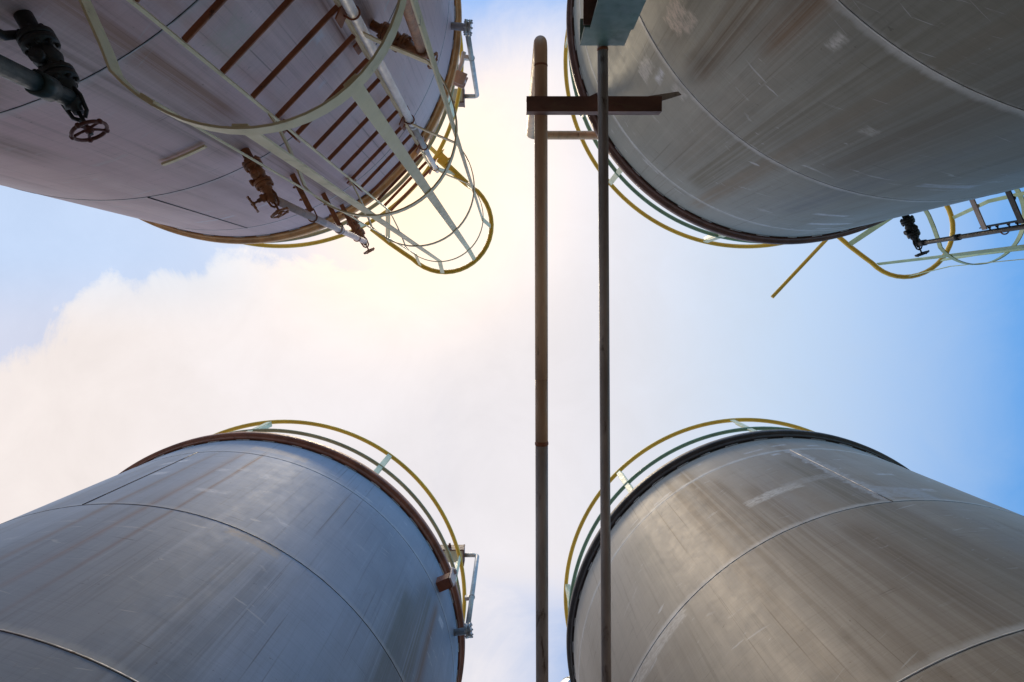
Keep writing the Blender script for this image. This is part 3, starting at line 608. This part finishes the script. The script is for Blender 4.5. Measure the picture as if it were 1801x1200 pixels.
# green column with its cap channel
T = thing('steel_column', 'blue green painted column with a cap box under the thin brown pipe', 'column', W(.52, -1.62, -EYE))
hc = 3.455; hcl = 3.235
cl = at(1028, 49, hcl); cr = at(1112, 48, hcl)
yc = (cl.y+cr.y)/2; xa, xb = cl.x, cr.x
dz = hc-hcl
bm = B()
bar(bm, [Vector((xa, yc-.006, (hc+hcl)/2+EYE)), Vector((xb, yc-.006, (hc+hcl)/2+EYE))], .012, dz, Z)       # front web
bar(bm, [Vector((xa, yc-.076, hc+EYE-.006)), Vector((xb, yc-.076, hc+EYE-.006))], .126, .012, Z)             # upper flange
bar(bm, [Vector((xa, yc-.076, hcl+EYE+.006)), Vector((xb, yc-.076, hcl+EYE+.006))], .126, .012, Z)          # lower flange
put('cap_channel', bm, GREENC, T, bevel=.002)
xc0 = at(1037, 46, hcl).x; xc1 = at(1114, 46, hcl).x; xm = (xc0+xc1)/2; wc = xc1-xc0
bm = B(); zlo, zhi = 0.0, hcl+EYE-.001; zm = (zlo+zhi)/2
yf = yc+.012
bar(bm, [Vector((xm, yf-.006, zlo)), Vector((xm, yf-.006, zhi))], wc, .012, (0, 1, 0))
bar(bm, [Vector((xm, yf-.20, zlo)), Vector((xm, yf-.20, zhi))], wc, .012, (0, 1, 0))
bar(bm, [Vector((xm, yf-.103, zlo)), Vector((xm, yf-.103, zhi))], .010, .18, (0, 1, 0))
put('post', bm, GREENC, T, bevel=.002)
bm = B(); box(bm, (xm-.018, yf-.172, hcl+EYE-.0065), (1, 0, 0), (0, 1, 0), Z, wc+.03, .30, .010)
put('cap_plate', bm, BEAMB, T, bevel=.001)
bm = B(); box(bm, (xm, yf-.10, .01), (1, 0, 0), (0, 1, 0), Z, .36, .36, .02); put('base_plate', bm, GREENC, T)

# ------------------------------------------------------------------ lifting lugs under the rims
def lug(c, az, h, label, mat, matp):
    a = radians(az); d = Vector((cos(a), sin(a), 0)); t = Vector((-sin(a), cos(a), 0)); o = Vector((c[0], c[1], h+EYE))+d*RS
    T = thing('lifting_lug', label, 'lug', o, 'lifting lugs under the tank rims')
    bm = B()
    for s in (-1, 1): bar(bm, [o-d*.01+t*s*.040, o+d*.115+t*s*.040], .010, .11, Z)
    bar(bm, [o-d*.01-Z*.05, o+d*.115-Z*.05], .07, .010, Z)
    bar(bm, [o-d*.01+Z*.05, o+d*.115+Z*.05], .07, .010, Z)
    put('box_stub', bm, mat, T, bevel=.002)
    bm = B(); N = 14; q = o+d*.12; w = .042
    out = [q+t*w-Z*.06, q-t*w-Z*.06]+[q+Z*.15+t*(-w*cos(pi*i/N))+Z*(w*sin(pi*i/N)) for i in range(N+1)]
    prism(bm, out, d*.014)
    lathe(bm, q+Z*.15+d*.010, d, [(0, .024), (.022, .024), (.022, .013), (.0, .013)], 16)
    put('eye_plate', bm, matp, T, bevel=.001)
lug(CEN['BL'], -22.2, 5.22, 'rusty brown lifting lug with eye plate on the blue grey tank', RIM_RED, PINKP)
lug(CEN['TR'], 155.0, 5.28, 'brown lifting lug with pale plate on the dark olive tank above the beam', RIM_BROWN, BOXC)

# ------------------------------------------------------------------ gauge pipes and boxes by the guard rails
def vent(c, px0, py0, h0, px1, py1, ex, label, lab2, azf, side):
    a = at(px0, py0, h0); 
    b = Vector((a.x, a.y, 0)); h1_ = 6.98
    q = at(px1, py1, h1_)
    top = Vector((a.x, a.y, h1_+EYE))
    T = thing('vent_pipe', label, 'pipe', a, 'grey gauge pipes beside the tank rims')
    inn = Vector((c[0]-a.x, c[1]-a.y, 0)).normalized()
    bm = B(); tube(bm, arc_fillet([a+Z*.02, top, top+Vector((-ex, 0, 0))], .05, 8), .0235, 16); put('pipe', bm, GALV, T)
    bm = B(); o = a-Z*.015
    lathe(bm, o-inn*.035, inn, [(0, .062), (.016, .062), (.016, .045), (.03, .045), (.03, .062), (.046, .062), (.046, .03), (.22, .03)], 20)
    bolts(bm, o-inn*.012, inn, .054, 8, .009, .034)
    lathe(bm, o+Z*.0, Z, [(0, .033), (.06, .033), (.075, .026)], 16)
    put('flange', bm, GALV, T)
    bm = B(); m = a+Z*.62; N = 12; tv = inn.cross(Z)
    tube(bm, [m+(tv*cos(2*pi*i/N)+inn*sin(2*pi*i/N))*.027 for i in range(N)], .005, 6, closed=True)
    box(bm, m+inn*.045, inn, tv, Z, .04, .035, .05); put('pipe_clamp', bm, GALV, T)
    return top
tv1 = vent(CEN['TL'], 821, 50, 5.32, 838, 185, .15, 'grey vent pipe with bolted flange beside the mauve tank rim', '', 7, 1)
tv2 = vent(CEN['BL'], 822, 1108, 5.32, 836, 962, .155, 'grey vent pipe with bolted flange beside the blue grey tank rim', '', -8, -1)
def gbox(top, ex, label, s):
    c0 = top+Vector((-ex, 0, 0))
    T = thing('gauge_box', label, 'box', c0, 'gauge boxes at the vent pipe ends')
    bm = B(); box(bm, c0+Vector((-.14, 0, .02)), (1, 0, 0), (0, 1, 0), Z, .27, .15, .10); put('housing', bm, BOXC, T, bevel=.006)
    bm = B(); box(bm, c0+Vector((.0, 0, .0)), (1, 0, 0), (0, 1, 0), Z, .014, .19, .17)
    bar(bm, [c0+Vector((-.29, s*.086, .0)), c0+Vector((.01, s*.086, .0))], .014, .15, Z)
    lathe(bm, c0+Vector((-.16, s*.09, 0)), Vector((0, s, 0)), [(0, .02), (.03, .02), (.03, .012), (.05, .012)], 10)
    put('frame_plate', bm, RIM_BROWN, T, bevel=.002)
gbox(tv1, .15, 'small cream gauge box with brown frame above the mauve tank', 1)
gbox(tv2, .155, 'small cream gauge box with brown frame above the blue grey tank', -1)
# flanged channel stub and swan neck pipe at the mauve tank's rim
T = thing('channel_stub', 'pinkish channel stub poking out from the mauve tank rim by the vent pipe', 'bracket', at(800, 140, 5.75))
bm = B(); s0, s1 = at(790, 132, 5.75), at(819, 144, 5.75); s1.z = s0.z
bar(bm, [s0, s1], .012, .09, Z); bar(bm, [s0+Z*.045, s1+Z*.045], .11, .010, Z); bar(bm, [s0-Z*.045, s1-Z*.045], .11, .010, Z)
put('channel', bm, PINKP, T, bevel=.001)
bm = B(); s0 = at(816, 92, 6.2); s1 = at(812, 112, 6.2); s2 = at(775, 195, 6.2); s3 = at(757, 245, 6.2)
tube(bm, arc_fillet([s0, s1, s2, s3], .1, 6), .022, 12); tube(bm, [s3, at(752, 262, 6.2), at(757, 276, 6.2)], .010, 8)
tag(put('hose_pipe', bm, PINKP, org=s3), 'pinkish grey hose pipe lying round behind the orange rim', 'pipe')
# yellow clamp joining cage hoop and guard rail
T = thing('rail_clamp', 'yellow clamp block joining the cage hoop to the guard rail', 'clamp', at(779, 279, HR))
q = at(779, 279, HR); dl = (at(800, 300, HR)-at(760, 262, HR)).normalized(); dn = dl.cross(Z)
bm = B(); box(bm, q, dl, dn, Z, .10, .075, .07)
for s in (-1, 1):
    box(bm, q+dl*s*.055, dl, dn, Z, .018, .10, .085)
    lathe(bm, q+dn*.05+dl*s*.055, dn, [(0, .010), (.012, .010), (.012, .005), (.03, .005)], 6)
put('clamp_body', bm, YELLOW, T, bevel=.003)
bm = B(); tube(bm, [at(756, 259, HR), at(822, 322, HR)], .0215, 12); put('link_bar', bm, YELLOW, T)

# insulated lobster back elbow behind the beige tank
e = at(992, 1204, 6.6)
T = thing('insulated_elbow', 'segmented metal clad pipe elbow showing behind the blackish tank rim', 'pipe', Vector((e.x, e.y, 0)))
r = .125; bend = .22
pts = [Vector((e.x, e.y, 0)), Vector((e.x, e.y, 6.35+EYE))]
for i in range(1, 5):
    a = pi/2*i/4; pts.append(Vector((e.x+bend*(1-cos(a)), e.y-.0, 6.35+EYE+bend*sin(a))))
pts.append(pts[-1]+Vector((.9, 0, 0)))
bm = B(); tube(bm, pts, r, 14)
for f in bm.faces: f.smooth = False
put('cladding', bm, CLAD, T)
for p_, d_ in ((pts[1], Z), (pts[3], Vector((.7, 0, .7))), (pts[5], Vector((1, 0, 0)))):
    bm = B(); lathe(bm, p_-d_.normalized()*.012, d_, [(0, r), (0, r*1.03), (.024, r*1.03), (.024, r)], 14, flat=True); put('band', bm, IRON, T)

# ------------------------------------------------------------------ ground
bm = B(); prism(bm, [(-400, -400, 0), (400, -400, 0), (400, 400, 0), (-400, 400, 0)], Vector((0, 0, -.3)))
g = put('ground', bm, CONC); g['kind'] = 'structure'

# ------------------------------------------------------------------ light and sky
SUN_PX = (705, 330)
sd = (at(*SUN_PX, 1.0)-Vector((0, 0, EYE))).normalized()
elev = math.asin(sd.z); 
sun_d = bpy.data.lights.new('sun', 'SUN'); sun_d.energy = 1.5; sun_d.angle = radians(10); sun_d.color = (1.0, 0.84, 0.60)
sun = bpy.data.objects.new('sun', sun_d); COL.objects.link(sun)
sun.rotation_euler = (-sd).to_track_quat('-Z', 'Y').to_euler(); sun.location = (0, 0, 40)
w = bpy.data.worlds.new('World'); SC.world = w; w.use_nodes = True
nt = NT(w.node_tree); nt.n.clear()
out = nt.node('ShaderNodeOutputWorld')
sky = nt.node('ShaderNodeTexSky', sky_type='NISHITA'); sky.sun_disc = False; sky.sun_elevation = elev
sky.sun_rotation = atan2(sd.x, sd.y); sky.air_density = 1.0; sky.dust_density = 0.0; sky.ozone_density = 3.0
bg = nt.node('ShaderNodeBackground'); nt.put(bg.inputs[0], nt.mix(1.0, sky.outputs[0], (0.62, 1.42, 1.70), 'MULTIPLY')); bg.inputs[1].default_value = 0.15
d = nt.node('ShaderNodeTexCoord').outputs['Generated']
sp = nt.node('ShaderNodeSeparateXYZ'); nt.l.new(d, sp.inputs[0])
zz = nt.m('MAXIMUM', sp.outputs[2], 0.06)
u = nt.m('DIVIDE', sp.outputs[0], zz); v = nt.m('DIVIDE', sp.outputs[1], zz)      # flat cloud layer
cv = nt.xyz(u, v, 0.0)
n1 = nt.noise(cv, 1.7, 7, 0.52, 0.35); n2 = nt.noise(cv, 5.5, 10, 0.66, 0.6)
nz = nt.m('ADD', nt.m('MULTIPLY', nt.m('SUBTRACT', n1, 0.5), 0.55), nt.m('MULTIPLY', nt.m('SUBTRACT', n2, 0.5), 0.42))
def blob(cu, cvv, ru, rv):
    a = nt.m('DIVIDE', nt.m('SUBTRACT', u, cu), ru); b = nt.m('DIVIDE', nt.m('SUBTRACT', v, cvv), rv)
    return nt.m('SQRT', nt.m('ADD', nt.m('MULTIPLY', a, a), nt.m('MULTIPLY', b, b)))
mass = nt.mr(nt.m('ADD', nt.m('SUBTRACT', 1.02, blob(-0.30, 0.35, 0.65, 0.48)), nz), -0.05, 0.13)       # cumulus bank
mass = nt.m('MULTIPLY', mass, nt.mr(nt.m('SUBTRACT', u, nt.m('MULTIPLY', nz, 0.5)), 0.32, -0.12))
up_ = nt.m('MAXIMUM', nt.m('ADD', u, nt.m('MULTIPLY', nz, 0.35)), 0.0)
wu = nt.m('SUBTRACT', 1.0, nt.m('POWER', nt.m('DIVIDE', up_, 0.90), 1.8), clamp=True)
wl = nt.mr(nt.m('ADD', u, nt.m('MULTIPLY', nz, 0.3)), -0.08, -0.48, 1.0, 0.70)
av = nt.m('ABSOLUTE', nt.m('SUBTRACT', nt.m('ADD', v, nt.m('MULTIPLY', nz, 0.3)), 0.04))
wv = nt.mr(av, 0.62, 0.36)
wvl = nt.m('MAXIMUM', wv, nt.mr(u, -0.15, -0.4))
veil = nt.m('MULTIPLY', nt.m('MULTIPLY', wu, wl), wvl)
far = nt.m('MULTIPLY', nt.mr(n1, 0.42, 0.62), 0.7)
edge = nt.mr(blob(0, 0, 1, 1), 1.0, 1.5)
dens = nt.m('MAXIMUM', nt.m('MAXIMUM', mass, veil), nt.m('MULTIPLY', far, edge))
vd = nt.node('ShaderNodeVectorMath', operation='DOT_PRODUCT'); nt.l.new(d, vd.inputs[0]); vd.inputs[1].default_value = sd
th = nt.m('ARCCOSINE', nt.m('MINIMUM', vd.outputs['Value'], 1.0))
aur = nt.m('POWER', 2.718, nt.m('MULTIPLY', nt.m('POWER', nt.m('DIVIDE', th, 0.20), 2.0), -1.0))
puff = nt.mr(nt.m('ADD', nt.m('MULTIPLY', n1, 0.6), nt.m('MULTIPLY', n2, 0.4)), 0.3, 0.7, 0.84, 1.02, False)
ccol = nt.mix(nt.mr(nt.m('ADD', u, nt.m('MULTIPLY', nz, 0.4)), -0.75, -0.1), (0.97, 0.885, 0.855), (0.93, 0.895, 0.93))
ccol = nt.mix(nt.mr(u, 0.05, 0.5), ccol, (0.80, 0.905, 1.02))
ccol = nt.mix(nt.m('MULTIPLY', nt.mr(u, -0.25, -0.5), nt.mr(v, 0.05, -0.1)), ccol, (0.84, 0.90, 1.0))
ccol = nt.mix(aur, ccol, (1.0, 0.745, 0.50))
cbg = nt.node('ShaderNodeBackground'); nt.put(cbg.inputs[0], ccol)
nt.put(cbg.inputs[1], nt.m('ADD', puff, nt.m('MULTIPLY', aur, 0.62)))
ms = nt.node('ShaderNodeMixShader'); nt.put(ms.inputs[0], dens); nt.l.new(bg.outputs[0], ms.inputs[1]); nt.l.new(cbg.outputs[0], ms.inputs[2])
nt.l.new(ms.outputs[0], out.inputs[0])

SC.view_settings.view_transform = 'Standard'; SC.view_settings.look = 'None'
SC.view_settings.exposure = 0.0; SC.view_settings.gamma = 1.0
SC.render.engine = 'CYCLES'; SC.cycles.max_bounces = 6; SC.cycles.use_denoising = True
for o in SC.objects:
    if 'org' in o: del o['org']
